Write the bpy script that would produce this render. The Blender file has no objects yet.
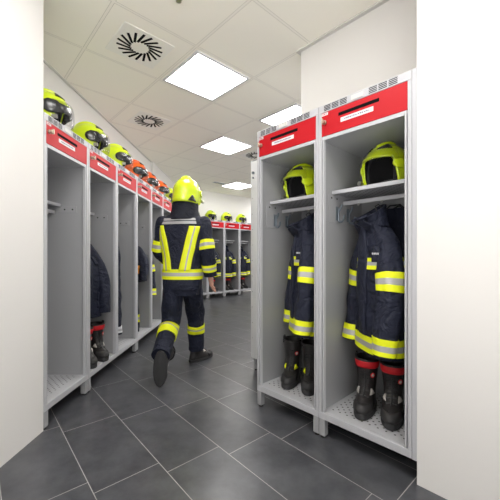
import bpy, bmesh, math, random
from mathutils import Vector, Matrix, noise
R = math.radians
PI = math.pi
sc = bpy.context.scene
col = sc.collection
random.seed(7)

# ------------------------------------------------------------------ camera frame
F, CAMH, HY = 312.0, 1.05, 255.0
cd = bpy.data.cameras.new('camera'); cam = bpy.data.objects.new('camera', cd); col.objects.link(cam)
cam.location = (0, 0, CAMH); cam.rotation_euler = (PI/2, 0, 0)
cd.sensor_width = 36; cd.lens = F/500*36; cd.shift_y = (HY-250)/500
cd.clip_start = 0.02
sc.camera = cam

TH = R(43.4)
S_, C_ = math.sin(TH), math.cos(TH)
D = Vector((S_, -C_, 0)); N = Vector((C_, S_, 0))       # along the right-hand locker row / into it
P0 = Vector((.0488, 2.177, 0))
W = .508; DEP = .5; HT = 1.906
CEIL = 2.70

# ------------------------------------------------------------------ materials
def nt_new(name):
    m = bpy.data.materials.new(name); m.use_nodes = True
    nt = m.node_tree; b = nt.nodes['Principled BSDF']
    return m, nt, b
def noise_bump(nt, b, scale, strength, dist=.002, coord='Object', detail=4):
    tc = nt.nodes.new('ShaderNodeTexCoord'); nz = nt.nodes.new('ShaderNodeTexNoise')
    nz.inputs['Scale'].default_value = scale; nz.inputs['Detail'].default_value = detail
    nt.links.new(tc.outputs[coord], nz.inputs['Vector'])
    bp = nt.nodes.new('ShaderNodeBump'); bp.inputs['Strength'].default_value = strength; bp.inputs['Distance'].default_value = dist
    nt.links.new(nz.outputs['Fac'], bp.inputs['Height']); nt.links.new(bp.outputs['Normal'], b.inputs['Normal'])
    return tc, nz
def mat(name, c, rough=.5, metal=0, spec=.5, bump=None, var=0.0, coat=0, sheen=0):
    m, nt, b = nt_new(name)
    b.inputs['Base Color'].default_value = (*c, 1); b.inputs['Roughness'].default_value = rough
    b.inputs['Metallic'].default_value = metal; b.inputs['Specular IOR Level'].default_value = spec
    b.inputs['Coat Weight'].default_value = coat
    if sheen: b.inputs['Sheen Weight'].default_value = sheen
    sc_, st = bump if bump else (60, .04)
    tc, nz = noise_bump(nt, b, sc_, st)
    if var:
        mx = nt.nodes.new('ShaderNodeMix'); mx.data_type = 'RGBA'
        n2 = nt.nodes.new('ShaderNodeTexNoise'); n2.inputs['Scale'].default_value = 7; n2.inputs['Detail'].default_value = 5
        nt.links.new(tc.outputs['Object'], n2.inputs['Vector'])
        mx.inputs[6].default_value = (*[x*(1-var) for x in c], 1); mx.inputs[7].default_value = (*[min(1, x*(1+var)) for x in c], 1)
        nt.links.new(n2.outputs['Fac'], mx.inputs[0]); nt.links.new(mx.outputs[2], b.inputs['Base Color'])
    return m
M = {}
M['metal'] = mat('locker_grey', (.345, .348, .36), .27, 0, .5, (250, .02))
M['metal_light'] = mat('locker_light_grey', (.46, .463, .49), .36, 0, .5, (250, .02))
M['red'] = mat('red_lacquer', (.47, .007, .014), .42, 0, .2, (200, .01), coat=0)
M['dark'] = mat('dark_gap', (.008, .008, .009), .9, 0, .05)
M['black'] = mat('black_plastic', (.015, .015, .017), .42)
M['rubber'] = mat('black_rubber', (.022, .021, .022), .6, bump=(90, .2))
M['leather'] = mat('black_leather', (.02, .018, .018), .42, bump=(70, .25), var=.3)
M['sole'] = mat('boot_sole', (.03, .03, .032), .75, bump=(60, .4))
M['redleather'] = mat('red_leather', (.62, .012, .02), .5, bump=(60, .1))
M['greypatch'] = mat('grey_patch', (.5, .47, .44), .6)
M['white'] = mat('white_card', (.66, .66, .69), .6)
M['ink'] = mat('grey_ink', (.16, .16, .22), .7)
M['steel'] = mat('steel', (.6, .58, .55), .28, 1)
M['brass'] = mat('brass', (.50, .45, .36), .3, 1)
M['metal_sidelit'] = mat('locker_grey_sidelit', (.66, .665, .68), .4, 0, .4, (250, .02))
M['hook'] = mat('gunmetal', (.16, .19, .22), .35, .6)
def cloth(name, c, fold=.9):
    m = mat(name, c, .75, bump=(380, .3), var=.2, sheen=0)
    nt = m.node_tree; b = nt.nodes['Principled BSDF']; tc = [n for n in nt.nodes if n.type == 'TEX_COORD'][0]; b0 = [n for n in nt.nodes if n.type == 'BUMP'][0]
    nz = nt.nodes.new('ShaderNodeTexNoise'); nz.inputs['Scale'].default_value = 11; nz.inputs['Detail'].default_value = 3; nz.inputs['Distortion'].default_value = 1.6
    nt.links.new(tc.outputs['Object'], nz.inputs['Vector'])
    bp = nt.nodes.new('ShaderNodeBump'); bp.inputs['Strength'].default_value = fold; bp.inputs['Distance'].default_value = .03
    nt.links.new(nz.outputs['Fac'], bp.inputs['Height']); nt.links.new(b0.outputs['Normal'], bp.inputs['Normal']); nt.links.new(bp.outputs['Normal'], b.inputs['Normal'])
    return m
M['navy'] = cloth('navy_cloth', (.004, .0068, .023)); M['navydark'] = cloth('dark_navy_cloth', (.004, .006, .016), .5)
M['hiviz'] = mat('high_visibility_yellow', (.80, .86, .005), .55, bump=(400, .1))
M['silver'] = mat('reflective_silver', (.42, .42, .43), .4, .2, bump=(400, .1))
M['hyellow'] = mat('helmet_yellow', (.62, .78, .008), .28, 0, .5, (30, .01), coat=.5)
M['horange'] = mat('helmet_orange', (.95, .13, .008), .28, 0, .5, (30, .01), coat=.5)
M['hblack'] = mat('helmet_black', (.012, .012, .013), .25, coat=.3)
M['liner'] = mat('helmet_liner', (.012, .012, .014), .85, bump=(120, .3))
M['skin'] = mat('skin', (.62, .33, .25), .5, bump=(200, .08))
M['orangepatch'] = mat('orange_badge', (.9, .35, .02), .6)
M['trainer'] = mat('trainer_cloth', (.03, .04, .065), .7, bump=(200, .2))
M['hair'] = mat('hair', (.05, .035, .025), .6)
M['wall'] = mat('wall_paint', (.72, .705, .69), .85, bump=(180, .05))
M['trim'] = mat('ceiling_trim', (.62, .61, .58), .5)
M['grille'] = mat('vent_plate', (.88, .87, .82), .5)
# clear visor
m, nt, b = nt_new('clear_visor'); M['visor'] = m
tr = nt.nodes.new('ShaderNodeBsdfTransparent'); tr.inputs[0].default_value = (.92, .92, .93, 1)
gl = nt.nodes.new('ShaderNodeBsdfGlossy'); gl.inputs['Roughness'].default_value = .16; gl.inputs[0].default_value = (.9, .9, .9, 1)
fr = nt.nodes.new('ShaderNodeLayerWeight'); fr.inputs[0].default_value = .12
mx = nt.nodes.new('ShaderNodeMixShader')
ml = nt.nodes.new('ShaderNodeMath'); ml.operation = 'MULTIPLY'; ml.inputs[1].default_value = .3; nt.links.new(fr.outputs['Facing'], ml.inputs[0]); nt.links.new(ml.outputs[0], mx.inputs[0]); nt.links.new(tr.outputs[0], mx.inputs[1]); nt.links.new(gl.outputs[0], mx.inputs[2])
nt.links.new(mx.outputs[0], nt.nodes['Material Output'].inputs[0])
# lamp diffuser
m, nt, b = nt_new('lamp_diffuser'); M['lamp'] = m
b.inputs['Base Color'].default_value = (.9, .9, .9, 1)
b.inputs['Emission Color'].default_value = (1, .985, .96, 1); b.inputs['Emission Strength'].default_value = 17.5

def mnode(nt, op, a, b_=None):
    n = nt.nodes.new('ShaderNodeMath'); n.operation = op
    for i, v in enumerate((a, b_)):
        if v is None: continue
        if isinstance(v, (int, float)): n.inputs[i].default_value = v
        else: nt.links.new(v, n.inputs[i])
    return n.outputs[0]
def rot_coords(nt, th):
    tc = nt.nodes.new('ShaderNodeTexCoord'); sp = nt.nodes.new('ShaderNodeSeparateXYZ'); nt.links.new(tc.outputs['Object'], sp.inputs[0])
    x, y = sp.outputs[0], sp.outputs[1]; s, c = math.sin(th), math.cos(th)
    u = mnode(nt, 'SUBTRACT', mnode(nt, 'MULTIPLY', x, s), mnode(nt, 'MULTIPLY', y, c))
    v = mnode(nt, 'ADD', mnode(nt, 'MULTIPLY', x, c), mnode(nt, 'MULTIPLY', y, s))
    return tc, u, v
def edge_dist(nt, coord, period):      # distance to the closest multiple of period
    a = mnode(nt, 'DIVIDE', coord, period)
    f = mnode(nt, 'FRACT', a)
    return mnode(nt, 'MULTIPLY', mnode(nt, 'MINIMUM', f, mnode(nt, 'SUBTRACT', 1.0, f)), period)
# floor: dark slate tiles in a stepped bond
m, nt, b = nt_new('slate_floor_tiles'); M['floor'] = m
tc, u, v = rot_coords(nt, R(41.5))
SV, SU, V0, U0, SH = .306, .632, .700, -1.395, .090
vv = mnode(nt, 'SUBTRACT', v, V0)
row = mnode(nt, 'FLOOR', mnode(nt, 'DIVIDE', vv, SV))
uu = mnode(nt, 'SUBTRACT', mnode(nt, 'SUBTRACT', u, U0), mnode(nt, 'MULTIPLY', row, SH))
colid = mnode(nt, 'FLOOR', mnode(nt, 'DIVIDE', uu, SU))
dist = mnode(nt, 'MINIMUM', edge_dist(nt, vv, SV), edge_dist(nt, uu, SU))
grout = mnode(nt, 'LESS_THAN', dist, .0017)
cmb = nt.nodes.new('ShaderNodeCombineXYZ'); nt.links.new(row, cmb.inputs[0]); nt.links.new(colid, cmb.inputs[1])
wn = nt.nodes.new('ShaderNodeTexWhiteNoise'); nt.links.new(cmb.outputs[0], wn.inputs[0])
nz = nt.nodes.new('ShaderNodeTexNoise'); nz.inputs['Scale'].default_value = 6; nz.inputs['Detail'].default_value = 9; nz.inputs['Roughness'].default_value = .65
va = nt.nodes.new('ShaderNodeVectorMath'); va.operation = 'ADD'
nt.links.new(tc.outputs['Object'], va.inputs[0]); nt.links.new(wn.outputs['Color'], va.inputs[1]); nt.links.new(va.outputs[0], nz.inputs['Vector'])
rp = nt.nodes.new('ShaderNodeValToRGB'); nt.links.new(nz.outputs['Fac'], rp.inputs[0])
rp.color_ramp.elements[0].position = .3; rp.color_ramp.elements[0].color = (.042, .044, .051, 1)
rp.color_ramp.elements[1].position = .75; rp.color_ramp.elements[1].color = (.098, .100, .110, 1)
hv = nt.nodes.new('ShaderNodeHueSaturation'); nt.links.new(rp.outputs[0], hv.inputs['Color'])
nt.links.new(mnode(nt, 'ADD', mnode(nt, 'MULTIPLY', wn.outputs['Value'], .22), .9), hv.inputs['Value'])
mc = nt.nodes.new('ShaderNodeMix'); mc.data_type = 'RGBA'; nt.links.new(grout, mc.inputs[0]); nt.links.new(hv.outputs[0], mc.inputs[6]); mc.inputs[7].default_value = (.36, .35, .34, 1)
nt.links.new(mc.outputs[2], b.inputs['Base Color'])
b.inputs['Roughness'].default_value = .30; b.inputs['Specular IOR Level'].default_value = .6
bp = nt.nodes.new('ShaderNodeBump'); bp.inputs['Strength'].default_value = .25; bp.inputs['Distance'].default_value = .003
nt.links.new(nz.outputs['Fac'], bp.inputs['Height']); nt.links.new(bp.outputs[0], b.inputs['Normal'])
# ceiling tiles
GP, GU, GV = .6375, -2.0846, 1.3866
m, nt, b = nt_new('ceiling_tiles'); M['ceiling'] = m
tc, u, v = rot_coords(nt, TH)
dist = mnode(nt, 'MINIMUM', edge_dist(nt, mnode(nt, 'SUBTRACT', u, GU), GP), edge_dist(nt, mnode(nt, 'SUBTRACT', v, GV), GP))
l1 = mnode(nt, 'LESS_THAN', dist, .010); l2 = mnode(nt, 'LESS_THAN', mnode(nt, 'ABSOLUTE', mnode(nt, 'SUBTRACT', dist, .010)), .0016)
m1 = nt.nodes.new('ShaderNodeMix'); m1.data_type = 'RGBA'; nt.links.new(l1, m1.inputs[0]); m1.inputs[6].default_value = (.93, .90, .82, 1); m1.inputs[7].default_value = (.90, .87, .80, 1)
m2 = nt.nodes.new('ShaderNodeMix'); m2.data_type = 'RGBA'; nt.links.new(l2, m2.inputs[0]); nt.links.new(m1.outputs[2], m2.inputs[6]); m2.inputs[7].default_value = (.62, .60, .54, 1)
nt.links.new(m2.outputs[2], b.inputs['Base Color']); b.inputs['Roughness'].default_value = .8
nz = nt.nodes.new('ShaderNodeTexNoise'); nz.inputs['Scale'].default_value = 220; nt.links.new(tc.outputs['Object'], nz.inputs['Vector'])
bp = nt.nodes.new('ShaderNodeBump'); bp.inputs['Strength'].default_value = .15; bp.inputs['Distance'].default_value = .002
nt.links.new(nz.outputs['Fac'], bp.inputs['Height']); nt.links.new(bp.outputs[0], b.inputs['Normal'])
# perforated sheet metal (rows of punched holes)
m, nt, b = nt_new('perforated_sheet'); M['perf'] = m
tc = nt.nodes.new('ShaderNodeTexCoord'); sp = nt.nodes.new('ShaderNodeSeparateXYZ'); nt.links.new(tc.outputs['Object'], sp.inputs[0])
def grid_hole(ox, oy, px, py, r):
    fx = edge_dist(nt, mnode(nt, 'SUBTRACT', sp.outputs[0], ox), px); fy = edge_dist(nt, mnode(nt, 'SUBTRACT', sp.outputs[1], oy), py)
    d = mnode(nt, 'SQRT', mnode(nt, 'ADD', mnode(nt, 'MULTIPLY', fx, fx), mnode(nt, 'MULTIPLY', fy, fy)))
    return mnode(nt, 'LESS_THAN', d, r)
h = mnode(nt, 'MAXIMUM', grid_hole(.05, .075, .044, .044, .0055), grid_hole(.072, .097, .044, .044, .0055))
inx = mnode(nt, 'MULTIPLY', mnode(nt, 'GREATER_THAN', sp.outputs[0], .04), mnode(nt, 'LESS_THAN', sp.outputs[0], W-.035))
iny = mnode(nt, 'MULTIPLY', mnode(nt, 'GREATER_THAN', sp.outputs[1], .06), mnode(nt, 'LESS_THAN', sp.outputs[1], .47))
h = mnode(nt, 'MULTIPLY', h, mnode(nt, 'MULTIPLY', inx, iny))
mx = nt.nodes.new('ShaderNodeMix'); mx.data_type = 'RGBA'; nt.links.new(h, mx.inputs[0]); mx.inputs[6].default_value = (.46, .463, .485, 1); mx.inputs[7].default_value = (.02, .02, .022, 1)
nt.links.new(mx.outputs[2], b.inputs['Base Color']); b.inputs['Roughness'].default_value = .36

# ------------------------------------------------------------------ mesh helpers
class MB:
    def __init__(s): s.v = []; s.f = []; s.m = []
    def add(s, vs, fs, mi=0):
        o = len(s.v); s.v += [Vector(p) for p in vs]
        for f in fs: s.f.append(tuple(i+o for i in f)); s.m.append(mi)
    def box(s, x0, x1, y0, y1, z0, z1, mi=0, mt=None):
        vs = [Vector((x, y, z)) for z in (z0, z1) for y in (y0, y1) for x in (x0, x1)]
        if mt: vs = [mt @ p for p in vs]
        s.add(vs, [(0, 2, 3, 1), (4, 5, 7, 6), (0, 1, 5, 4), (2, 6, 7, 3), (0, 4, 6, 2), (1, 3, 7, 5)], mi)
    def grid(s, rows, closed=True, cap0=False, cap1=False, mi=0, mis=None):
        nr, nc = len(rows), len(rows[0]); fs = []
        o = len(s.v)
        s.v += [Vector(p) for r in rows for p in r]
        for i in range(nr-1):
            for j in range(nc if closed else nc-1):
                k = (j+1) % nc
                s.f.append((o+i*nc+j, o+i*nc+k, o+(i+1)*nc+k, o+(i+1)*nc+j)); s.m.append(mis[i] if mis else mi)
        for cap, i in ((cap0, 0), (cap1, nr-1)):
            if cap:
                c = sum((Vector(p) for p in rows[i]), Vector())/nc; s.v.append(c); ci = len(s.v)-1
                for j in range(nc):
                    k = (j+1) % nc
                    s.f.append((ci, o+i*nc+k, o+i*nc+j) if i == 0 else (ci, o+i*nc+j, o+i*nc+k)); s.m.append(mis[min(i, nr-2)] if mis else mi)
    def tube(s, pts, rad, n=10, mi=0, cap=True):
        pts = [Vector(p) for p in pts]; rows = []
        rr = rad if isinstance(rad, (list, tuple)) else [rad]*len(pts)
        up = None
        for i, p in enumerate(pts):
            t = (pts[min(i+1, len(pts)-1)]-pts[max(i-1, 0)]).normalized()
            if up is None: up = t.orthogonal().normalized()
            up = (up-t*up.dot(t)).normalized(); w = t.cross(up)
            rows.append([p+(up*math.cos(a)+w*math.sin(a))*rr[i] for a in [2*PI*k/n for k in range(n)]])
        s.grid(rows, True, cap, cap, mi)
    def cyl(s, p0, p1, r, n=20, mi=0): s.tube([p0, p1], r, n, mi)
    def build(s, name, mats, parent=None, smooth=True, bevel=0, sub=0, solid=None, weld=False, angle=35):
        me = bpy.data.meshes.new(name); me.from_pydata([tuple(p) for p in s.v], [], s.f)
        ms = mats if isinstance(mats, (list, tuple)) else [mats]
        for q in ms: me.materials.append(M[q])
        for p, i in zip(me.polygons, s.m): p.material_index = i
        bm = bmesh.new(); bm.from_mesh(me)
        if weld: bmesh.ops.remove_doubles(bm, verts=bm.verts, dist=weld)
        bmesh.ops.recalc_face_normals(bm, faces=bm.faces); bm.to_mesh(me); bm.free()
        if smooth:
            for p in me.polygons: p.use_smooth = True
            if not sub:
                try: me.set_sharp_from_angle(angle=R(angle))
                except Exception: pass
        o = bpy.data.objects.new(name, me); col.objects.link(o); o.parent = parent
        if bevel:
            b = o.modifiers.new('bevel', 'BEVEL'); b.width = bevel; b.segments = 2; b.limit_method = 'ANGLE'; b.angle_limit = R(40)
        if solid:
            t, off, mo = solid
            q = o.modifiers.new('solid', 'SOLIDIFY'); q.thickness = t; q.offset = off; q.material_offset = mo; q.material_offset_rim = 0
        if sub:
            q = o.modifiers.new('sub', 'SUBSURF'); q.levels = sub; q.render_levels = sub
        return o

def bake(o):        # modifiers into the mesh
    dg = bpy.context.evaluated_depsgraph_get(); dg.update()
    me = bpy.data.meshes.new_from_object(o.evaluated_get(dg)); me.name = o.name
    o.modifiers.clear(); o.data = me
    for p in me.polygons: p.use_smooth = True
    return o

def empty(name, loc=(0, 0, 0), rz=0):
    o = bpy.data.objects.new(name, None); col.objects.link(o); o.empty_display_size = .1
    o.location = loc; o.rotation_euler = (0, 0, rz); return o
def tag(o, label=None, cat=None, group=None, kind=None):
    for k, v in (('label', label), ('category', cat), ('group', group), ('kind', kind)):
        if v: o[k] = v
    return o
kids = {}
def copy_tree(o, parent=None):
    c = o.copy(); col.objects.link(c); c.parent = parent
    for ch in [q for q in bpy.data.objects if q.parent is o]: copy_tree(ch, c)
    return c
used = set()
def place(proto, loc, rz, label, cat, group=None, tilt=None):
    if proto.name in used: o = copy_tree(proto)
    else: o = proto; used.add(proto.name)
    o.location = loc
    o.rotation_euler = (tilt[0], tilt[1], rz) if tilt else (0, 0, rz)
    if proto.name.startswith('fire_boot'): o.scale = (1.06, 1, 1)
    for k in ('label', 'category', 'group'):
        if k in o: del o[k]
    return tag(o, label, cat, group)

# ------------------------------------------------------------------ room
def slab(name, pts, z0, z1, m):
    b = MB(); n = len(pts)
    b.add([(x, y, z0) for x, y in pts]+[(x, y, z1) for x, y in pts],
          [tuple(range(n))[::-1], tuple(range(n, 2*n))]+[(i, (i+1) % n, n+(i+1) % n, n+i) for i in range(n)])
    return tag(b.build(name, m, smooth=False), kind='structure')
XW, XJ = -1.76, -1.72
BK = Vector((-.6375, 7.8, 0)) - D*DEP           # wall line behind the back row (t = 0)
def bw(t): return BK + N*t
def rp_(t, n): return P0 + D*t + N*n
tl = (XJ-BK.x)/N.x
c0 = bw(tl)
b1 = bw(3.6)
slab('floor', [(-2.1, -1.2), (4.6, -1.2), (4.6, 11.5), (-2.1, 11.5)], -.05, 0, 'floor')
slab('ceiling', [(-2.1, -1.2), (4.6, -1.2), (4.6, 11.5), (-2.1, 11.5)], CEIL, CEIL+.05, 'ceiling')
slab('wall_left', [(XW, -1.2), (XW, 5.53), (XJ, 5.53), (c0.x, c0.y), (-2.0, c0.y), (-2.0, -1.2)], 0, CEIL, 'wall')
e0 = bw(tl-.5)
slab('wall_back', [(e0.x, e0.y), (b1.x, b1.y), (b1.x-D.x*.15, b1.y-D.y*.15), (e0.x-D.x*.15, e0.y-D.y*.15)], 0, CEIL, 'wall')
q = [bw(3.6), bw(3.6)+D*6, bw(3.75)+D*6, bw(3.75)]
slab('wall_far', [(p.x, p.y) for p in q], 0, CEIL, 'wall')
q = [rp_(0, .5), rp_(3.2, .5), rp_(3.2, .8), rp_(0, .8)]
slab('wall_right', [(p.x, p.y) for p in q], 0, CEIL, 'wall')
q = [rp_(1.036, 0.004), rp_(3.2, 0.004), rp_(3.2, .5), rp_(1.036, .5)]
slab('wall_front', [(p.x, p.y) for p in q], 0, CEIL, 'wall')
q = [rp_(1.017, 0), rp_(1.036, 0), rp_(1.036, .5), rp_(1.017, .5)]
slab('trim_1', [(p.x, p.y) for p in q], .108, HT, 'metal_light')
slab('wall_near', [(-1.233, -1.2), (-1.233, 1.862), (XW, 1.862), (XW, -1.2)], 0, CEIL, 'wall')
q = [rp_(-.03, .47), rp_(1.036, .47), rp_(1.036, .5), rp_(0, .5), rp_(0, .8), rp_(-.03, .8)]
slab('trim_2', [(p.x, p.y) for p in q], CEIL-.012, CEIL, 'trim')
slab('trim_3', [(XW, 1.862), (XW+.025, 1.862), (XW+.025, 5.53), (XW, 5.53)], CEIL-.01, CEIL, 'trim')

# ceiling fittings
def uv(u, v): return Vector((u*S_+v*C_, -u*C_+v*S_, 0))
RZ = math.atan2(D.y, D.x)
lp = empty('ceiling_light')
b = MB()
h1, h2 = .288, .268
for x0, x1, y0, y1 in ((-h1, h1, -h1, -h2), (-h1, h1, h2, h1), (-h1, -h2, -h2, h2), (h2, h1, -h2, h2)): b.box(x0, x1, y0, y1, -.012, 0)
b.build('frame', 'white', lp, smooth=False)
b = MB(); b.box(-h2, h2, -h2, h2, -.009, -.002); b.build('diffuser', 'lamp', lp, smooth=False)
LG = 'square ceiling light panels'
for i, (a, c, lab) in enumerate([
        (0, 0, 'bright square light panel in the ceiling, largest in view, beside the big round vent'),
        (2, 2, 'bright square light panel in the ceiling, second along, above the walking firefighter'),
        (5, 5, 'small far light panel in the ceiling near the back wall'),
        (0, 2, 'bright light panel partly hidden by the white pillar above the red fronts'),
        (-4, 0, None), (-2, -2, None), (-4, -2, None), (-2, -4, None), (-6, -2, None), (0, 4, None), (2, 4, None), (4, 7, None), (2, 7, None), (6, 8, None)]):  # panels without their own label are unseen, added to brighten the room
    p = uv(GU-.5*GP-GP*a, GV+.5*GP+GP*c); p.z = CEIL
    place(lp, p, RZ, lab or 'square light panel further along the ceiling, unseen, added to brighten the room', 'ceiling light', LG)
vp = empty('ceiling_vent')
b = MB(); b.box(-.2, .2, -.2, .2, -.004, 0); b.build('plate', 'grille', vp, bevel=.002)
b = MB()
for k in range(18):
    mt = Matrix.Rotation(2*PI*k/18, 4, 'Z') @ Matrix.Translation((.118, 0, 0)) @ Matrix.Rotation(R(22), 4, 'Z')
    b.box(-.056, .056, -.0095, .0095, -.0055, -.002, 0, mt)
b.build('slots', 'dark', vp, smooth=False)
for (u_, v_, lab) in [(GU-.5*GP, GV-.5*GP, 'square swirl vent with ring of black slots, nearest and largest'),
                      (GU-2.5*GP, GV+.5*GP, 'smaller square swirl vent in the ceiling above the orange helmets'),
                      (GU-2.5*GP, GV+3.5*GP, 'far swirl vent partly hidden by the top of the right lockers')]:
    p = uv(u_, v_)+Vector((.045 if 'orange' in lab else 0, 0, 0)); p.z = CEIL
    place(vp, p, RZ, lab, 'vent', 'swirl ceiling vents')
g = empty('air_grille'); b = MB(); b.box(-.2, .2, -.07, .07, -.008, 0); b.build('frame', 'grille', g, bevel=.002)
b = MB()
for k in range(6): b.box(-.18, .18, -.055+k*.02, -.045+k*.02, -.010, -.006)
b.build('slots', 'hook', g, smooth=False)
g.location = (-.68, 7.15, CEIL); g.rotation_euler = (0, 0, RZ+PI/2); tag(g, 'small rectangular grey air grille in ceiling beside the far light', 'vent')
g = empty('sprinkler_head'); b = MB(); b.cyl((0, 0, 0), (0, 0, -.008), .03); b.build('rosette', 'steel', g)
b = MB(); b.cyl((0, 0, -.008), (0, 0, -.03), .01); b.cyl((0, 0, -.03), (0, 0, -.034), .018); b.build('nozzle', 'steel', g)
g.location = (-.455, 1.988, CEIL); tag(g, 'small round metal sprinkler head in the ceiling at the picture top', 'sprinkler')

# ------------------------------------------------------------------ locker
def make_locker(hooks=True, sy=.118):
    L = empty('locker')
    for sx in (0, 1):
        X = (lambda x: x) if not sx else (lambda x: W-x)
        def bx(b, x0, x1, *r): b.box(min(X(x0), X(x1)), max(X(x0), X(x1)), *r)
        b = MB(); bx(b, .0012, .014, .025, .5, .108, 1.900); b.build('side_panel', 'metal', L, smooth=False)
        b = MB(); bx(b, .0008, .0195, 0, .028, .1465, 1.8635); bx(b, .0195, .0245, .014, .028, .1465, 1.7315); bx(b, .0245, .034, .003, .024, .1465, 1.7315)
        b.build('post', 'metal_light', L, bevel=.0015)
        b = MB(); bx(b, .014, .0175, .08, .44, 1.245 if hooks else 1.368, 1.418); hp = b.build('hook_plate', 'metal', L, bevel=.001)
        for yy in (.11, .17, .41):
            b = MB(); b.cyl((X(.0172), yy, 1.393), (X(.0182), yy, 1.393), .006, 10); b.build('screw', 'dark', hp)
        for yy in ((.17, .30) if hooks else ()):
            b = MB()
            pts = [(.018, 1.33), (.024, 1.335), (.027, 1.31), (.027, 1.265), (.034, 1.252), (.05, 1.25), (.062, 1.262), (.066, 1.29)]
            b.tube([(X(x), yy, z) for x, z in pts], .0065, 8)
            b.tube([(X(.027), yy, 1.31), (X(.045), yy, 1.335), (X(.05), yy, 1.355)], .006, 8)
            b.box(min(X(.0175), X(.021)), max(X(.0175), X(.021)), yy-.014, yy+.014, 1.26, 1.345)
            b.build('hook', 'hook', hp)
        for yy in (.02, .45):
            b = MB(); bx(b, .002, .039, yy-.019, yy+.019, .012, .108); ft = b.build('foot', 'metal', L, bevel=.002)
            b = MB(); b.cyl((X(.0205), yy, 0), (X(.0205), yy, .0118), .017, 16); b.build('glide', 'rubber', ft)
    b = MB(); b.box(.014, W-.014, .49, .5, .12, 1.895); b.build('back_panel', 'metal', L, smooth=False)
    b = MB(); b.box(.0012, W-.0012, .026, .5, 1.900, HT-.0005); b.build('top_panel', 'metal', L, smooth=False)
    b = MB(); b.box(.0008, W-.0008, 0, .024, 1.864, HT); tr_ = b.build('top_rail', 'metal_light', L, bevel=.0015)
    for x0 in (.035, .085, .135, .300, .350, .400):
        b = MB()
        for r_ in range(4):
            z = 1.8705+r_*.0083; x1 = x0+.042
            b.add([(x0, -.0006, z), (x1, -.0006, z), (x1+.003, -.0006, z+.0045), (x0+.003, -.0006, z+.0045), (x0, .002, z), (x1, .002, z), (x1+.003, .002, z+.0045), (x0+.003, .002, z+.0045)],
                  [(0, 1, 2, 3), (4, 7, 6, 5), (0, 4, 5, 1), (1, 5, 6, 2), (2, 6, 7, 3), (3, 7, 4, 0)])
        b.build('vent_slots', 'dark', tr_, smooth=False)
    b = MB(); b.box(.205, .272, -.004, .001, 1.872, 1.896); ch = b.build('card_holder', 'trim', tr_, bevel=.001)
    b.box(.209, .268, -.0045, -.0039, 1.876, 1.896)
    b = MB(); b.box(.020, W-.020, .0, .014, 1.728, 1.862); dr = b.build('flap_door', 'red', L, bevel=.0025)
    b = MB(); b.box(.128, .355, -.0012, .004, 1.814, 1.832); b.build('letter_slot', 'dark', dr, bevel=.001)
    b = MB(); b.box(.142, .325, -.0015, .001, 1.776, 1.800); nl = b.build('name_label', 'white', dr, smooth=False)
    b = MB()
    x = .165
    rnd = random.Random(3)
    while x < .295:
        w_ = rnd.uniform(.004, .009); b.box(x, x+w_, -.0019, -.0014, 1.785, 1.785+rnd.uniform(.005, .008)); x += w_+rnd.uniform(.002, .004)
    b.build('lettering', 'ink', nl, smooth=False)
    b = MB(); b.box(.023, .062, -.0015, .001, 1.843, 1.858); nt_ = b.build('number_tag', 'white', dr, smooth=False)
    b = MB(); 
    for k in range(3): b.box(.028+.010*k, .034+.010*k, -.0019, -.0014, 1.847, 1.854)
    b.build('numerals', 'red', nt_, smooth=False)
    b = MB(); b.cyl((.042, .001, 1.803), (.042, -.010, 1.803), .013); b.cyl((.042, -.010, 1.803), (.042, -.026, 1.803), .0095, 16); b.box(.0385, .0455, -.034, -.02, 1.788, 1.818)
    b.build('lock_knob', 'brass', dr, bevel=.0012)
    b = MB(); b.box(.014, W-.014, .006, .49, 1.712, 1.727); b.box(.034, W-.034, .002, .012, 1.706, 1.727); b.build('compartment_floor', 'metal_light', L, bevel=.001)
    b = MB(); b.box(.014, W-.014, .026, .49, .132, .146); b.build('floor_shelf', 'perf', L, smooth=False)
    b = MB(); b.box(.0008, W-.0008, 0, .025, .108, .1462); b.build('bottom_rail', 'metal_light', L, bevel=.002)
    b = MB(); b.box(.014, W-.014, sy+.012, .49, 1.420, 1.435); hs = b.build('hat_shelf', 'perf', L, smooth=False)
    b = MB(); b.box(.014, W-.014, sy, sy+.012, 1.414, 1.436); b.build('shelf_edge', 'metal_light', hs, bevel=.0015)
    b = MB(); b.box(.016, W-.016, .245, .262, 1.362, 1.386); rl = b.build('hanging_rail', 'metal_light', L, bevel=.0015)
    for x in (.12, .26, .40):
        b = MB(); b.cyl((x, .252, 1.365), (x, .238, 1.352), .006, 8); b.build('rail_peg', 'steel', rl)
    return L
locker = make_locker(); plain = make_locker(False, .20); LOCK = []
def lk(org, rz, label, group, proto=None):
    o = place(proto or locker, org, rz, label, 'locker', group); LOCK.append(o); return o
rzR = math.atan2(D.y, D.x); rzB = math.atan2(N.y, N.x); rzL = PI/2
XL = -1.229; Y0 = 2.374; WL = .51
BF = Vector((-.6375, 7.8, 0))
lk(P0, rzR, 'open grey locker with red flap, left of the two large right-hand ones', 'large open lockers on the right')
lk(P0+D*W, rzR, 'open grey locker with red flap, large one against the picture right edge', 'large open lockers on the right')
def drop_feet(lo, far):          # double lockers stand on feet at their outer ends only
    for q in [o for o in bpy.data.objects if o.parent is lo and o.name.startswith('foot')]:
        if (sum(v.co.x for v in q.data.vertices)/len(q.data.vertices) > W/2) == far:
            for c_ in [o for o in bpy.data.objects if o.parent is q]: bpy.data.objects.remove(c_)
            bpy.data.objects.remove(q)
drop_feet(LOCK[1], True)
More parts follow.
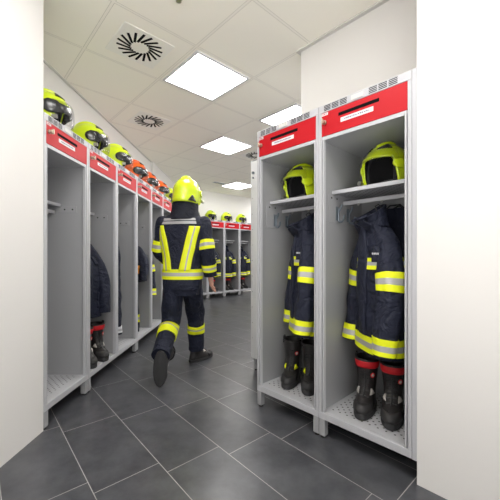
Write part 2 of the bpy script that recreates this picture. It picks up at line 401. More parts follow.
rows_left = ['open grey locker cut by the left picture edge, showing only a red flap corner',
             'open grey locker on the left with black boots topped red inside',
             'open grey locker on the left, nearly empty, only a trouser hem showing low down',
             'open grey locker on the left with an orange-badged navy jacket inside',
             'fourth open locker along the left wall, yellow-banded coat at its edge',
             'fifth open locker along the left wall, just beside the walking firefighter',
             'last locker of the left row, mostly behind the walking firefighter']
for k, lab in enumerate(rows_left): lk((XL, Y0+WL*(k-1), 0), rzL, lab, 'lockers along the left wall', plain)
for k in range(1, 7): drop_feet(LOCK[2+k], k % 2 == 1)
BT = [-1.016, -.508, 0, .508]
labs_b = ['far back-wall locker mostly hidden behind the firefighter right shoulder', 'far back-wall locker just right of the firefighter sleeve',
          'far back-wall locker in the middle, with red at its foot', 'far back-wall locker cut off by the right-hand lockers']
for t, lab in zip(BT, labs_b): lk(BF+N*t, rzB, lab, 'lockers along the back wall', plain)
bl = lk(P0+N*.925, rzB+PI/2, 'grey locker turned away, only a sliver of its back beside the right-hand row', 'large open lockers on the right')
bl.location = (P0+N*.925+D*(-.001)).to_tuple()
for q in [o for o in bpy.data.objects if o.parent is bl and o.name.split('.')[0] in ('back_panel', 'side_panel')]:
    q.data = q.data.copy(); q.data.materials[0] = M['metal_sidelit']  # lighter copy of the locker grey: light from the left put into the colour
for z in (1.79, 1.745):
    b = MB(); b.cyl((W-.035, .5, z), (W-.035, .512, z), .012 if z > 1.77 else .007, 12); b.build('bolt', 'hook', bl)
b = MB()
for k in range(10): b.cyl((W-.02, .4995, .3+k*.14), (W-.02, .5008, .3+k*.14), .003, 8)
b.build('rivet_line', 'dark', bl)

def lpos(org, rz, x, y, z):
    p = Matrix.Rotation(rz, 4, 'Z') @ Vector((x, y, 0)); return Vector(org)+p+Vector((0, 0, z))

# ------------------------------------------------------------------ helmet  (faces -y, rests on z = 0)
HA, HB, HH = .118, .146, .236
def sstep(a, b_, x):
    t = max(0, min(1, (x-a)/(b_-a))); return t*t*(3-2*t)
def hpt(phi, q, k=1.0):
    c = math.cos(phi)
    if q < .42:
        w = (.42-q)/.42
        r = 1-.09*w*w
        if c < -.1: r += .17*w*w*min(1, (-c-.1)/.5)
    else:
        r = math.sqrt(max(0, 1-((q-.42)/.585)**2))
    a, bb = HA, HB*(1.0 if c > 0 else 1.04)
    return Vector((a*r*math.sin(phi)*k, -bb*r*c*k, HH*(q if q < .42 else .42+(q-.42)*k)))
def zlow(phi):
    p = abs((phi+PI) % (2*PI)-PI)
    return .60*(1-sstep(R(52), R(74), p)) + .0*p
def make_helmet(parts_parent, shell_parent, colour, visor, name='shell'):
    NP, NS = 56, 16
    rows = []
    for i in range(NS+1):
        s = i/NS; row_ = []
        for j in range(NP):
            ph = 2*PI*j/NP; z0 = zlow(ph)
            row_.append(hpt(ph, z0+(1.0-z0)*(s**.8)))
        rows.append(row_)
    b = MB(); b.grid(rows)
    sh = b.build(name, [colour, 'liner'], shell_parent, weld=.0005, solid=(.009, -1, 1), angle=60)
    P = parts_parent or sh
    # bright rolled edge along the brow and cheeks
    b = MB()
    pts = [hpt(R(d), max(.035, zlow(R(d))+.01), 1.015) for d in range(-84, 85, 4)]
    b.tube(pts, .0055, 8); b.build('rim', colour, P)
    # inner padding
    b = MB(); rows = []
    for i in range(9):
        q_ = .08+.83*i/8; row_ = []
        for j in range(32):
            ph = R(62)+R(236)*j/31 if i < 5 else R(62)+R(236)*j/31
            row_.append(hpt(ph, q_, .86))
        rows.append(row_)
    b.grid(rows, closed=False); b.build('padding', 'liner', P, solid=(.015, -1, 0))
    # crown ridge, dark vents
    b = MB(); rows = []
    for i in range(15):
        a_ = -.60+1.55*i/14
        y = math.sin(a_)*HB*1.01; z = .42*HH+math.cos(a_)*HH*.585*1.0
        hw = .020*math.sin(PI*min(1, (i+.6)/15))+.006; hgt = .016*math.sin(PI*(i+.3)/14.6)+.004
        rows.append([(-hw*1.5, y, z-.010), (-hw, y, z+hgt*.7), (0, y, z+hgt), (hw, y, z+hgt*.7), (hw*1.5, y, z-.010)])
    b.grid(rows, closed=False); b.build('crest', colour, P, solid=(.006, -1, 0))
    for sx in (-1, 1):
        ph0 = R(34)*sx
        b = MB(); rows = []
        for i in range(5):
            q_ = .80+.11*i/4; w_ = R(22)*(1-i/5.2)
            rows.append([hpt(ph0+sx*R(8)*i/4+w_*(j/4-.5)*2, q_, 1.025) for j in range(5)])
        b.grid(rows, closed=False); b.build('vent_insert', 'hblack', P, solid=(.006, 0, 0))
        b = MB(); rows = []
        for i in range(5):
            q_ = .03+.22*i/4; w_ = R(17)*(1-i/4.6)
            rows.append([hpt(sx*R(128)+w_*(j/4-.5)*2, q_, 1.022) for j in range(5)])
        b.grid(rows, closed=False); b.build('side_decal', 'hblack', P, solid=(.006, 0, 0))
    # ear mounts of the visor
    mk = 1.0 if visor == 'down' else .62
    for sx in (-1, 1):
        b = MB(); rows = []
        for i in range(7):
            q_ = .44+mk*.36*(i/6-.5); w_ = R(25)*mk*math.sqrt(max(.02, 1-((i-3)/3.2)**2))
            rows.append([hpt(sx*R(69)+w_*(j/6-.5)*2, q_, 1.04) for j in range(7)])
        b.grid(rows, closed=False); b.build('visor_mount', 'hblack' if visor == 'down' else colour, P, solid=(.012, 0, 0))
    # visor
    b = MB(); rows = []
    if visor == 'down':
        for i in range(9):
            q_ = .02+.62*i/8
            rows.append([hpt(R(-70)+R(140)*j/20, q_, 1.09+.07*math.cos(R(-70)+R(140)*j/20)*(1-i/12)) for j in range(21)])
    else:
        for i in range(7):
            q_ = .50+.27*i/6
            rows.append([hpt(R(-66)+R(132)*j/20, q_, 1.06+.10*math.cos(R(-66)+R(132)*j/20)*(1-i/6)) for j in range(21)])
    b.grid(rows, closed=False); vz = b.build('visor', 'visor', P, solid=(.0025, 0, 0))
    if visor == 'down':     # dark eye shield behind the clear one
        b = MB(); rows = []
        for i in range(6):
            q_ = .34+.30*i/5
            rows.append([hpt(R(-64)+R(128)*j/16, q_, 1.0+.03*math.cos(R(-64)+R(128)*j/16)) for j in range(17)])
        b.grid(rows, closed=False); b.build('eye_shield', 'hblack', P, solid=(.003, 0, 0))
    # lamp stub at the cheek
    b = MB()
    p = hpt(R(-70), .16, 1.1); b.tube([p, p+Vector((-.004, -.03, .0))], [.012, .014], 12)
    b.build('lamp', 'steel', P)
    # chin strap and neck cloth
    b = MB(); b.tube([hpt(R(-78), .12, .93), Vector((-.05, -.07, .018)), Vector((0, -.085, .012)), Vector((.05, -.07, .018)), hpt(R(78), .12, .93)], .006, 8)
    b.build('chin_strap', 'black', P)
    b = MB(); rows = []
    for i in range(4):
        rows.append([hpt(R(92)+R(176)*j/20, .20-.195*i/3, .93-.01*i) for j in range(21)])
    b.grid(rows, closed=False); b.build('neck_guard', 'navydark', P, solid=(.006, 0, 0))
    return sh
def helmet_thing(colour, visor):
    e = empty('fire_helmet'); make_helmet(e, e, colour, visor); return e
HY_up = helmet_thing('hyellow', 'up'); HY_dn = helmet_thing('hyellow', 'down'); HO_dn = helmet_thing('horange', 'down')
g1 = 'helmets on the right locker shelves'
HY_up.scale = (1.035, 1.035, 1.035)
place(HY_up, lpos(P0, rzR, .192, .272, 1.4375), rzR-R(14), 'yellow fire helmet with open face, on the shelf of the left large locker', 'helmet', g1)
place(HY_up, lpos(P0+D*W, rzR, .275, .280, 1.4375), rzR-R(12), 'yellow fire helmet with open face, largest, on shelf by the picture right edge', 'helmet', g1)
hl = [(2.10, -1.37, HY_dn, 'yellow fire helmet cut off by the left picture edge, on the locker tops'),
      (2.62, -1.355, HY_dn, 'nearest whole yellow fire helmet with clear visor on top of left lockers'),
      (3.139, -1.35, HY_dn, 'second yellow fire helmet on the left locker tops, just before the orange ones'),
      (3.649, -1.355, HO_dn, 'nearest of three orange fire helmets on top of left lockers'),
      (4.159, -1.375, HO_dn, 'middle of three orange fire helmets on top of left lockers'),
      (4.669, -1.365, HO_dn, 'farthest of three orange fire helmets on top of left lockers'),
      (5.179, -1.345, HY_dn, 'yellow fire helmet on left lockers, half behind the firefighter head')]
for y, x, pr, lab in hl:
    place(pr, (x, y, HT+.004), R(90+24+random.uniform(-6, 6)), lab, 'helmet', 'helmets on the left locker tops')
hb = ['yellow fire helmet on back lockers, right against the firefighter shoulder', 'second yellow fire helmet on the back lockers right of the firefighter',
      'third yellow fire helmet on the back lockers, left of the last one', 'yellow fire helmet on back lockers closest to the right-hand locker row']
for t, lab in zip(BT, hb):
    place(HY_dn, BF+N*(t+.24)-D*.22+Vector((0, 0, HT+.004)), rzB+R(28), lab, 'helmet', 'helmets on the back locker tops')

# ------------------------------------------------------------------ cloth lofts
def spow(x, e): return math.copysign(abs(x)**e, x)
class Loft:
    def __init__(s, secs, e=1.0, amp=0, freq=7, seed=0, fold=0):
        s.c = secs; s.e = e; s.amp = amp; s.freq = freq; s.off = Vector((seed*3.1, seed*1.7, seed)); s.fold = fold
    def at(s, t):
        n = len(s.c)-1; x = max(0, min(n-1e-6, t*n)); i = int(x); f = x-i
        out = []
        for k in range(3):
            p = [Vector(s.c[max(0, min(n, i+d))][k]) for d in (-1, 0, 1, 2)]
            out.append(p[1]+.5*f*(p[2]-p[0]+f*(2*p[0]-5*p[1]+4*p[2]-p[3]+f*(3*(p[1]-p[2])+p[3]-p[0]))))
        return out
    def pt(s, t, phi, off=0):
        c, u, v = s.at(t)
        d = u*spow(math.cos(phi), s.e)+v*spow(math.sin(phi), s.e)
        p = c+d; nrm = d.normalized()
        if s.amp:
            q_ = p*s.freq+s.off
            a = noise.noise(q_)*s.amp + noise.noise(Vector((q_.x*2.3, q_.y*2.3, q_.z*1.1)))*s.amp*.6
            if s.fold: a += s.fold*math.sin(phi*5+noise.noise(p*3+s.off)*4)*math.sin(PI*min(1, t*1.1))
            p = p+nrm*a
        return p+nrm*off
    def surf(s, b, ns=40, nphi=40, cap0=True, cap1=True, mi=0):
        b.grid([[s.pt(i/ns, 2*PI*j/nphi) for j in range(nphi)] for i in range(ns+1)], True, cap0, cap1, mi)
    def band(s, name, parent, t0, t1, p0=0, p1=2*PI, off=.004, n=48, mats=('hiviz', 'silver'), split=(0, 0, 1, 1, 0, 0), slope=None):
        full = p1-p0 > 6.28; b = MB(); rows = []
        nn = n if full else n+1
        K = len(split)
        def ring(t, o): return [s.pt(t+(slope(j/n) if slope else 0), p0+(p1-p0)*j/n, o) for j in range(nn)]
        rows.append(ring(t0, off-.010))
        for i in range(K+1): rows.append(ring(t0+(t1-t0)*i/K, off))
        rows.append(ring(t1, off-.010))
        b.grid(rows, full, mis=[split[0]]+list(split)+[split[-1]])
        if not full:
            pass
        return b.build(name, list(mats), parent, angle=80)
    def strip(s, name, parent, ts, phis, hw, off=.005, mats=('hiviz', 'silver'), split=(0, 0, 1, 1, 0, 0), n=24):
        """a band running along the loft: ts = (t0, t1), phis = (phi0, phi1), hw = half width in radians"""
        K = len(split); b = MB()
        for k in range(K):
            rows = []
            for i in range(n+1):
                f = i/n; t = ts[0]+(ts[1]-ts[0])*f; ph = phis[0]+(phis[1]-phis[0])*f; w_ = hw[0]+(hw[1]-hw[0])*f
                rows.append([s.pt(t, ph-w_+2*w_*k/K, off), s.pt(t, ph-w_+2*w_*(k+1)/K, off)])
            b.grid(rows, closed=False, mi=split[k])
        return b.build(name, list(mats), parent, weld=.0002, solid=(.008, -1, 0), angle=80)

X_, Y_, Z_ = Vector((1, 0, 0)), Vector((0, 1, 0)), Vector((0, 0, 1))
def ell(c, a, b_, tx=0): return (Vector(c), X_*a+Z_*tx, -Y_*b_)
def frame_sec(p, t, a, b_, ref=X_):
    t = Vector(t).normalized(); u = (ref-t*ref.dot(t)).normalized(); v = u.cross(t)*-1
    return (Vector(p), u*a, v*b_)

# ------------------------------------------------------------------ hanging jacket (front -y, loop at z = 0)
def make_jacket(seed, bands=True, length=.84, badge=None, text=True):
    root = empty('hanging_jacket')
    k = length/.84
    T = Loft([ell((0, 0, -.83*k), .165, .100), ell((0, 0, -.72*k), .168, .098), ell((0, 0, -.6*k), .165, .095), ell((0, 0, -.46*k), .168, .095),
              ell((0, 0, -.34*k), .160, .092), ell((-.022, .0, -.235*k), .132, .080), ell((-.045, .0, -.15*k), .092, .066), ell((-.058, .005, -.09), .068, .058), ell((-.06, .01, -.05), .050, .05)],
             .85, .016, 6, seed, .006)
    b = MB(); T.surf(b, 56, 56); bod = b.build('torso', 'navy', root)
    for sx in (-1, 1):
        pts = [(.075*sx-.040, .0, -.16*k), (.118*sx-.015, -.008, -.26*k), (.152*sx, -.020, -.375*k), (.168*sx, -.036, -.49*k), (.169*sx, -.054, -.64*k), (.164*sx, -.072, -.80*k)]
        rad = [(.05, .055), (.058, .062), (.058, .066), (.054, .064), (.052, .062), (.050, .058)]
        secs = []
        for i, p in enumerate(pts):
            t = Vector(pts[max(i-1, 0)])-Vector(pts[min(i+1, 5)])
            secs.append(frame_sec(p, t, *rad[i]))
        SL = Loft(secs[::-1], .95, .012, 7, seed+sx*2+5, .004)
        b = MB(); SL.surf(b, 40, 32); sl = b.build('sleeve', 'navy', root)
        b = MB(); b.grid([[SL.pt(0, 2*PI*j/24, -.004) for j in range(24)], [SL.pt(.05, 2*PI*j/24, -.012) for j in range(24)]], True, False, True)
        b.build('cuff', 'navydark', sl)
        if bands:
            SL.band('reflective_band', sl, .425, .585, off=.0045, n=32); SL.band('reflective_band', sl, .015, .125, off=.0045, n=32)
    # collar: stands up and folds open
    C = Loft([ell((-.052, .005, -.125), .080, .066), ell((-.058, -.008, -.075), .072, .074, 0), (Vector((-.062, -.030, -.045)), X_*.066, -Y_*.086-Z_*.050)], 1, .006, 9, seed+1)
    b = MB(); rows = []
    for i in range(9): rows.append([C.pt(i/8, R(90+26)+R(308)*j/30, .004+.010*i/8) for j in range(31)])
    b.grid(rows, closed=False); b.build('collar', 'navy', bod, solid=(.012, -1, 0))
    for sx in (-1, 1):          # folded collar wings on the front
        b = MB(); v0 = [(.012*sx-.055, -.060, -.135), (.080*sx-.055, -.050, -.175), (.088*sx-.055, -.068, -.115), (.055*sx-.058, -.108, -.092), (.015*sx-.058, -.118, -.108)]
        b.add(v0+[(x, y+.014, z) for x, y, z in v0], [(0, 1, 2, 3, 4), (9, 8, 7, 6, 5)]+[(i, (i+1) % 5, 5+(i+1) % 5, 5+i) for i in range(5)])
        b.build('collar_wing', 'navy', bod, bevel=.004)
    b = MB(); b.tube([(-.06, .045, -.03), (-.06, .045, .0), (-.06, .03, .010), (-.06, .01, .0), (-.06, .02, -.03)], .004, 8); b.build('hanger_loop', 'black', bod)
    # front placket, pockets
    b = MB(); b.grid([[T.pt(.02+.80*i/20, R(90)+R(11)*(j/4-.5)*2, .010) for j in range(5)] for i in range(21)], closed=False)
    b.build('placket', 'navy', bod, solid=(.012, -1, 0))
    for (t0, t1, pc, pw) in ((.10, .26, 40, 18), (.10, .26, 140, 18), (.52, .62, 52, 13)):
        b = MB(); b.grid([[T.pt(t0+(t1-t0)*i/6, R(pc)+R(pw)*(j/6-.5)*2, .012) for j in range(7)] for i in range(7)], closed=False)
        b.build('pocket', 'navy', bod, solid=(.012, -1, 0), bevel=.003)
    if bands:
        T.band('reflective_band', bod, .03, .12, off=.0145, n=56)
        T.band('reflective_band', bod, .475, .545, R(28), R(152), off=.008, n=24)
        T.band('reflective_band', bod, .475, .55, R(205), R(335), off=.008, n=24)
    if text:
        b = MB()
        for j in range(5):
            f = .0
            ph = R(62-5.2*j)
            b.grid([[T.pt(.565, ph, .0125), T.pt(.565, ph-R(3.4), .0125)], [T.pt(.578, ph, .0125), T.pt(.578, ph-R(3.4), .0125)]], closed=False)
        b.build('name_patch', 'white', bod, solid=(.002, -1, 0))
    if badge:
        b = MB(); b.grid([[T.pt(.18+.15*i/4, R(50)+R(20)*(j/4-.5)*2, .012) for j in range(5)] for i in range(5)], closed=False)
        b.build('badge', 'orangepatch', bod, solid=(.006, -1, 0))
    return root
JA = make_jacket(1); JB = make_jacket(4, True, .82); JC = make_jacket(9, False, .52, True, False); JD = make_jacket(6, False, .74, None, False)

# ------------------------------------------------------------------ hanging trousers (front -y, loop at z = 0)
def make_trousers(seed, hem=False):
    root = empty('hanging_trousers')
    T = Loft([ell((0, 0, -.36), .135, .036), ell((0, 0, -.2), .140, .036), ell((0, 0, -.06), .130, .034), ell((0, 0, -.01), .125, .032)], .9, .010, 8, seed)
    b = MB(); T.surf(b, 20, 36)
    hip = b.build('waist', 'navy', root)
    for sx in (-1, 1):
        Lg = Loft([ell((.072*sx, -.012, -.95), .066, .038), ell((.072*sx, -.010, -.80), .068, .037), ell((.074*sx, -.006, -.6), .068, .036), ell((.07*sx, 0, -.40), .068, .036), ell((.066*sx, 0, -.28), .062, .034)],
                  1, .012, 8, seed+sx+3, .004)
        b = MB(); Lg.surf(b, 36, 28); lg = b.build('trouser_leg', 'navy', root)
        Lg.band('reflective_band', lg, *((.05, .15) if hem else (.20, .32)), off=.005, n=28, mats=('white', 'silver') if hem else ('hiviz', 'silver'))
    for sx in (-1, 1):
        b = MB(); b.tube([(.06*sx, -.034, -.02), (.03*sx, -.03, .008), (0, 0, .012), (0, .02, .008), (.07*sx, .030, -.02)], .005, 8); b.build('brace_strap', 'black', hip)
    return root
TR = make_trousers(3); TH_ = make_trousers(8, True)

# ------------------------------------------------------------------ boot (toe -y, sole at z = 0)
def boot_rings(kind):
    #      z     cy      b     a   e
    if kind == 'boot':
        return [(.026, -.062, .142, .050), (.045, -.061, .141, .052), (.065, -.056, .134, .050), (.085, -.040, .112, .048), (.105, -.022, .089, .046),
                (.13, -.008, .073, .046), (.17, .002, .066, .050), (.22, .004, .067, .055), (.262, .003, .069, .058), (.29, .000, .071, .060)]
    return [(.02, -.062, .138, .046), (.04, -.060, .136, .048), (.058, -.050, .122, .046), (.075, -.028, .095, .042), (.092, .005, .062, .038), (.1, .01, .056, .037)]
def sell(cy, b_, a, z, n=28, grow=0, toe=True):
    out = []
    for j in range(n):
        ph = 2*PI*j/n
        x, y = math.sin(ph), math.cos(ph)
        w = a*(1.0 - (.10 if y > .3 else 0)*(y-.3)/.7)
        out.append(Vector((spow(x, .85)*(w+grow), cy-spow(y, .9)*(b_+grow), z)))
    return out
def make_boot(kind, red, parent=None, name=None):
    b = MB(); rg = boot_rings(kind)
    rows = [sell(cy, bb, a, z) for z, cy, bb, a in rg]
    for r_ in rows[5:]:
        pass
    z, cy, bb, a = rg[-1]
    rows += [sell(cy, bb, a, z+.003, grow=-.006), sell(cy, bb, a, z-.03, grow=-.012), sell(rg[-3][1], rg[-3][2], rg[-3][3], rg[-3][0]-.02, grow=-.012)]
    up_mats = 'leather' if kind == 'boot' else 'trainer'
    b.grid(rows, True, True, True, 0, [0]*(len(rg)+1)+[1]*2)
    if parent is None:
        root = empty('fire_boot' if kind == 'boot' else 'trainer')
        body = b.build('upper', [up_mats, 'dark'], root, sub=1); P = root
    else:
        root = body = b.build(name or 'boot', [up_mats, 'dark'], parent, sub=1); P = body
    b = MB()
    sr = [(0, -.062, .140, .050), (.004, -.062, .146, .054), (.026, -.062, .147, .055), (.034, -.061, .144, .053)] if kind == 'boot' else [(0, -.062, .136, .046), (.004, -.062, .142, .050), (.024, -.062, .142, .050)]
    b.grid([sell(cy, bb, a, z, 32) for z, cy, bb, a in sr], True, True, True); b.build('sole', 'sole' if kind == 'boot' else 'white', P)
    if kind != 'boot':
        b = MB(); b.grid([[Vector((s*(.0485-.002*i), -.10+.05*j, .035+.014*i)) for j in range(3)] for i in range(3) for s in (1,)], closed=False); b.build('side_stripe', 'white', P, solid=(.008, 0, 0))
        b = MB()
        for k in range(4): b.tube([(-.026, -.11+.025*k, .066+.007*k), (0, -.112+.025*k, .078+.006*k), (.026, -.11+.025*k, .066+.007*k)], .003, 6)
        b.build('laces', 'white', P)
        return root
    def shaft(zz, ph, grow):       # point on the shaft at height zz, ph from the toe side
        for i in range(len(rg)-1):
            if rg[i][0] <= zz <= rg[i+1][0] or i == len(rg)-2:
                f = (zz-rg[i][0])/(rg[i+1][0]-rg[i][0]); cy, bb, a = [rg[i][k]+(rg[i+1][k]-rg[i][k])*f for k in (1, 2, 3)]; break
        return Vector((spow(math.sin(ph), .85)*(a+grow), cy-spow(math.cos(ph), .9)*(bb+grow), zz))
    if red:
        b = MB(); b.grid([[shaft(.243+.046*i/4, R(-85)+R(170)*j/20, .004+.003*math.sin(PI*i/4)) for j in range(21)] for i in range(5)], closed=False)
        b.build('red_cuff', 'redleather', P, solid=(.006, -1, 0))
    b = MB(); b.tube([shaft(.289, R(10*k), .0) for k in range(36)]+[shaft(.289, 0, 0)], .007, 8); b.build('padded_top', 'leather', P)
    for sx in (-1, 1):
        b = MB(); b.tube([shaft(.265, R(90*sx-12), .002), shaft(.289, R(90*sx-9), .001)+Z_*.022, shaft(.289, R(90*sx+9), .001)+Z_*.022, shaft(.265, R(90*sx+12), .002)], .005, 8)
        b.build('pull_loop', 'black', P)
    b = MB()
    for k in range(7):
        zz = .10+.02*k; b.tube([shaft(zz, R(-26), .004), shaft(zz+.008, 0, .008), shaft(zz, R(26), .004)], .0032, 6)
    b.tube([shaft(.10+.015*k, 0, .009) for k in range(9)], .0045, 6)
    b.build('laces', 'black', P)
    for sx in (-1, 1):
        b = MB(); b.grid([[shaft(.105+.028*i/3, sx*(R(34)+R(40)*j/5*(1-i/3.6)), .004) for j in range(6)] for i in range(4)], closed=False)
        b.build('grey_flash', 'greypatch', P, solid=(.003, -1, 0))
    b = MB()
    c = shaft(.205, R(38), .003)
    b.grid([[shaft(.205+.014*rr*math.sin(a_), R(38)+.24*rr*math.cos(a_), .005) for a_ in [2*PI*j/16 for j in range(16)]] for rr in (.25, .6, 1)], True, True, False, 0, [0, 1])
    b.build('badge', ['greypatch', 'redleather'], P, solid=(.003, -1, 0))
    b = MB(); rows = []
    for i in range(6):
        f = i/5; zz = .036+.038*math.sin(f*PI/2)
        rows.append([Vector((.0535*math.sin(R(a_))*(1-.25*f*f), -.062-.1445*math.cos(R(a_))*(1-.20*f*f)+0.012*f*f, zz)) for a_ in range(-65, 66, 10)])
    b.grid(rows, closed=False); b.build('toe_cap', 'rubber', P, solid=(.005, 1, 0))
    return root
BR = make_boot('boot', True); BB = make_boot('boot', False)
# yellow marks on the plain pair
for ch in [q for q in bpy.data.objects if q.parent is BB and q.name.startswith('grey_flash')]:
    for i, ms in enumerate(ch.data.materials): ch.data.materials[i] = M['hiviz']

def outfit(org, rz, jac, labj, labt, boots=None, jx=.262, jy=.208, jz=1.335, jr=-36, tx=.27, ty=.440, tz=1.345, group=''):
    if labj: place(jac, lpos(org, rz, jx, jy, jz), rz+R(jr), labj, 'jacket', 'fire jackets '+group)
    if labt: place(TR, lpos(org, rz, tx, ty, tz), rz+R(-4), labt, 'trousers', 'fire trousers '+group)
    if boots:
        for (x, y, a), lab in zip(boots[1], boots[2]):
            place(boots[0], lpos(org, rz, x, y, .1468), rz+R(a), lab, 'boot', 'fire boots '+group)
gr = 'in the right lockers'
outfit(P0+D*W, rzR, JA, 'navy fire jacket with yellow silver bands, hung in the locker at the picture right edge', 'navy fire trousers behind the jacket in the locker at the picture right edge',
       (BR, [(.162, .270, 16), (.308, .286, 18)], ['black fire boot with red cuff, left one, in the picture right edge locker', 'black fire boot with red cuff, right and nearest one, by picture right edge']), group=gr)
outfit(P0, rzR, JB, 'navy fire jacket with a curved yellow shoulder band, hung in the left large locker', 'navy fire trousers behind the jacket in the left large locker',
       (BB, [(.108, .262, 26), (.256, .285, 28)], ['plain black fire boot, left one, in the left large locker', 'black fire boot with yellow marks, right one, in the left large locker']), jr=-40, jx=.272, group=gr)
gl_ = 'in the left lockers'
def LO(k): return (XL, Y0+WL*k, 0)
outfit(LO(0), rzL, JD, None, None, (BR, [(.240, .163, -42), (.408, .145, -42)], ['black fire boot with red cuff in left locker, half behind the post', 'whole black fire boot with red cuff in the nearest left locker']), group=gl_)
outfit(LO(0), rzL, JD, 'dark navy jacket above red-cuffed boots in the nearest left locker', 'navy trousers behind the jacket above red-cuffed boots, nearest left locker', None, jx=.27, jy=.205, jz=1.25, group=gl_)
place(TH_, lpos(LO(1), rzL, .165, .19, 1.205), rzL+R(-84), 'navy trousers with white hem band, hung in the nearly empty left locker', 'trousers', 'fire trousers in the left lockers', (R(5), 0))
outfit(LO(2), rzL, JC, 'short navy jacket with orange badge hung in the third left locker', None, None, jz=1.24, jx=.37, jr=-80, jy=.22, tz=None, group=gl_)
place(TR, lpos(LO(2), rzL, .165, .20, 1.105), rzL+R(-86), 'navy trousers with yellow band under the orange-badged jacket', 'trousers', 'fire trousers in the left lockers', (R(5.5), 0))
outfit(LO(3), rzL, JB, 'navy jacket with yellow bands in the fourth left locker, beside the firefighter', None, None, jz=1.28, jx=.25, jy=.26, group=gl_)
place(HY_up, lpos(LO(2), rzL, .26, .30, 1.4375), rzL+R(20), 'dark-faced fire helmet on the shelf inside the third left locker', 'helmet', 'helmets inside left lockers')
gb = 'in the back lockers'
bj = ['navy jacket in the back locker behind the firefighter sleeve', 'navy jacket with yellow bands, middle of the three jackets along the back wall', 'navy jacket in the far back locker cut off by the right-hand row']
for t, j, lab, n_ in zip(BT[1:], (JB, JA, JB), bj, ('left', 'middle', 'right')):
    outfit(BF+N*t, rzB, j, lab, None, (BR, [(.16, .25, 0), (.315, .25, 3)], ['fire boot on the left, in the %s back-wall locker that shows' % n_, 'fire boot on the right, in the %s back-wall locker that shows' % n_]), jr=-30, jz=1.30, group=gb)

# ------------------------------------------------------------------ the walking firefighter
def Wp(px, py, Y): return Vector(((px-250)*Y/F, Y, CAMH+(HY-py)*Y/F))
PO = Vector((-.60, 2.84, 0))
man = empty('person', PO); tag(man, 'person in navy fire suit and yellow helmet walking away between the lockers', 'person')
def L_(p): return Vector(p)-PO
hipC = Vector((-.612, 2.83, .865)); hipL = Vector((-.690, 2.815, .85)); hipR = Vector((-.535, 2.84, .85))
kneeR = Vector((-.530, 3.05, .465)); ankR = Vector((-.535, 3.10, .095)); toeR = Vector((-.43, 3.22, .03))
kneeL = Vector((-.715, 2.83, .455)); ankL = Vector((-.712, 2.49, .25)); toeL = Vector((-.725, 2.50, .03))
chest = Vector((-.618, 2.86, 1.22)); neck = Vector((-.600, 2.885, 1.42)); head = Vector((-.588, 2.91, 1.60))
shL = Vector((-.785, 2.875, 1.345)); shR = Vector((-.440, 2.865, 1.345))
elL = Vector((-.835, 2.90, 1.09)); wrL = Vector((-.775, 3.10, .95)); haL = Vector((-.75, 3.18, .92))
elR = Vector((-.385, 2.81, 1.085)); wrR = Vector((-.362, 2.86, .845)); haR = Vector((-.356, 2.90, .765))
def body():
    V, E, RR = [], [], []
    def add(p, r, par=None):
        V.append(tuple(L_(p))); RR.append(r); i = len(V)-1
        if par is not None: E.append((par, i))
        return i
    p = add(hipC, .10); s1 = add((hipC+chest)/2, .105, p); c = add(chest+Y_*.02, .105, s1); n0 = add(chest.lerp(neck, .7)+Y_*.02, .055, c); n = add(neck, .052, n0)
    h0 = add(head-Z_*.09, .062, n); h1 = add(head-Z_*.03+Vector((0, .012, 0)), .082, h0); h2 = add(head+Z_*.05, .082, h1); add(head+Z_*.095, .05, h2)
    add(head+Vector((.012, .105, -.045)), .016, h1)
    for (a, k, an, to) in ((hipL, kneeL, ankL, toeL), (hipR, kneeR, ankR, toeR)):
        i = add(a, .078, p); i = add(a.lerp(k, .5), .068, i); i = add(k, .05, i); i = add(k.lerp(an, .35), .045, i); i = add(an, .03, i); add(an.lerp(to, .7), .032, i)
    for (s_, e, w, ha, sx) in ((shL, elL, wrL, haL, -1), (shR, elR, wrR, haR, 1)):
        i = add(s_-Z_*.01, .05, n0); i = add(s_.lerp(e, .5), .045, i); i = add(e, .04, i); i = add(e.lerp(w, .4), .038, i); i = add(w, .027, i)
        d = (ha-w).normalized(); side = d.cross(Vector((1, .25, 0)) if sx > 0 else Z_).normalized(); nrm = side.cross(d)
        pm = add(w+d*.04, .026, i); pk = add(w+d*.072, .022, pm)
        for f, (o, ln) in enumerate(((.030, .062), (.011, .074), (-.009, .069), (-.027, .054))):
            k1 = add(w+d*.09+side*o, .0095, pk); k2 = add(w+d*(.09+ln*.5)+side*o*1.05+nrm*.010*sx, .0088, k1); add(w+d*(.09+ln*.92)+side*o*1.05+nrm*.030*sx, .0075, k2)
        k1 = add(w+d*.045+side*.036, .0115, pm); k2 = add(w+d*.075+side*.052+nrm*.01*sx, .0095, k1); add(w+d*.10+side*.050+nrm*.024*sx, .0085, k2)
    me = bpy.data.meshes.new('body'); me.from_pydata(V, E, []); me.materials.append(M['skin'])
    o = bpy.data.objects.new('body', me); col.objects.link(o); o.parent = man
    sk = o.modifiers.new('skin', 'SKIN'); sk.use_smooth_shade = True
    for i, r in enumerate(RR): me.skin_vertices[0].data[i].radius = (r, r)
    me.skin_vertices[0].data[0].use_root = True
    q = o.modifiers.new('sub', 'SUBSURF'); q.levels = q.render_levels = 2
    return bake(o)
body()
TURN = R(-9)
xr = Vector((math.cos(TURN), math.sin(TURN), 0)); yr = Vector((-math.sin(TURN), math.cos(TURN), 0))
def rsec(c, a, b_, tilt=0): return (L_(c), xr*a+Z_*tilt, -yr*b_)      # phi 90 deg = the back (towards -y)
ct = lambda z, x=None: Vector((-.612-.004*(z-.8) if x is None else x, 2.835+.075*(z-.75), z))
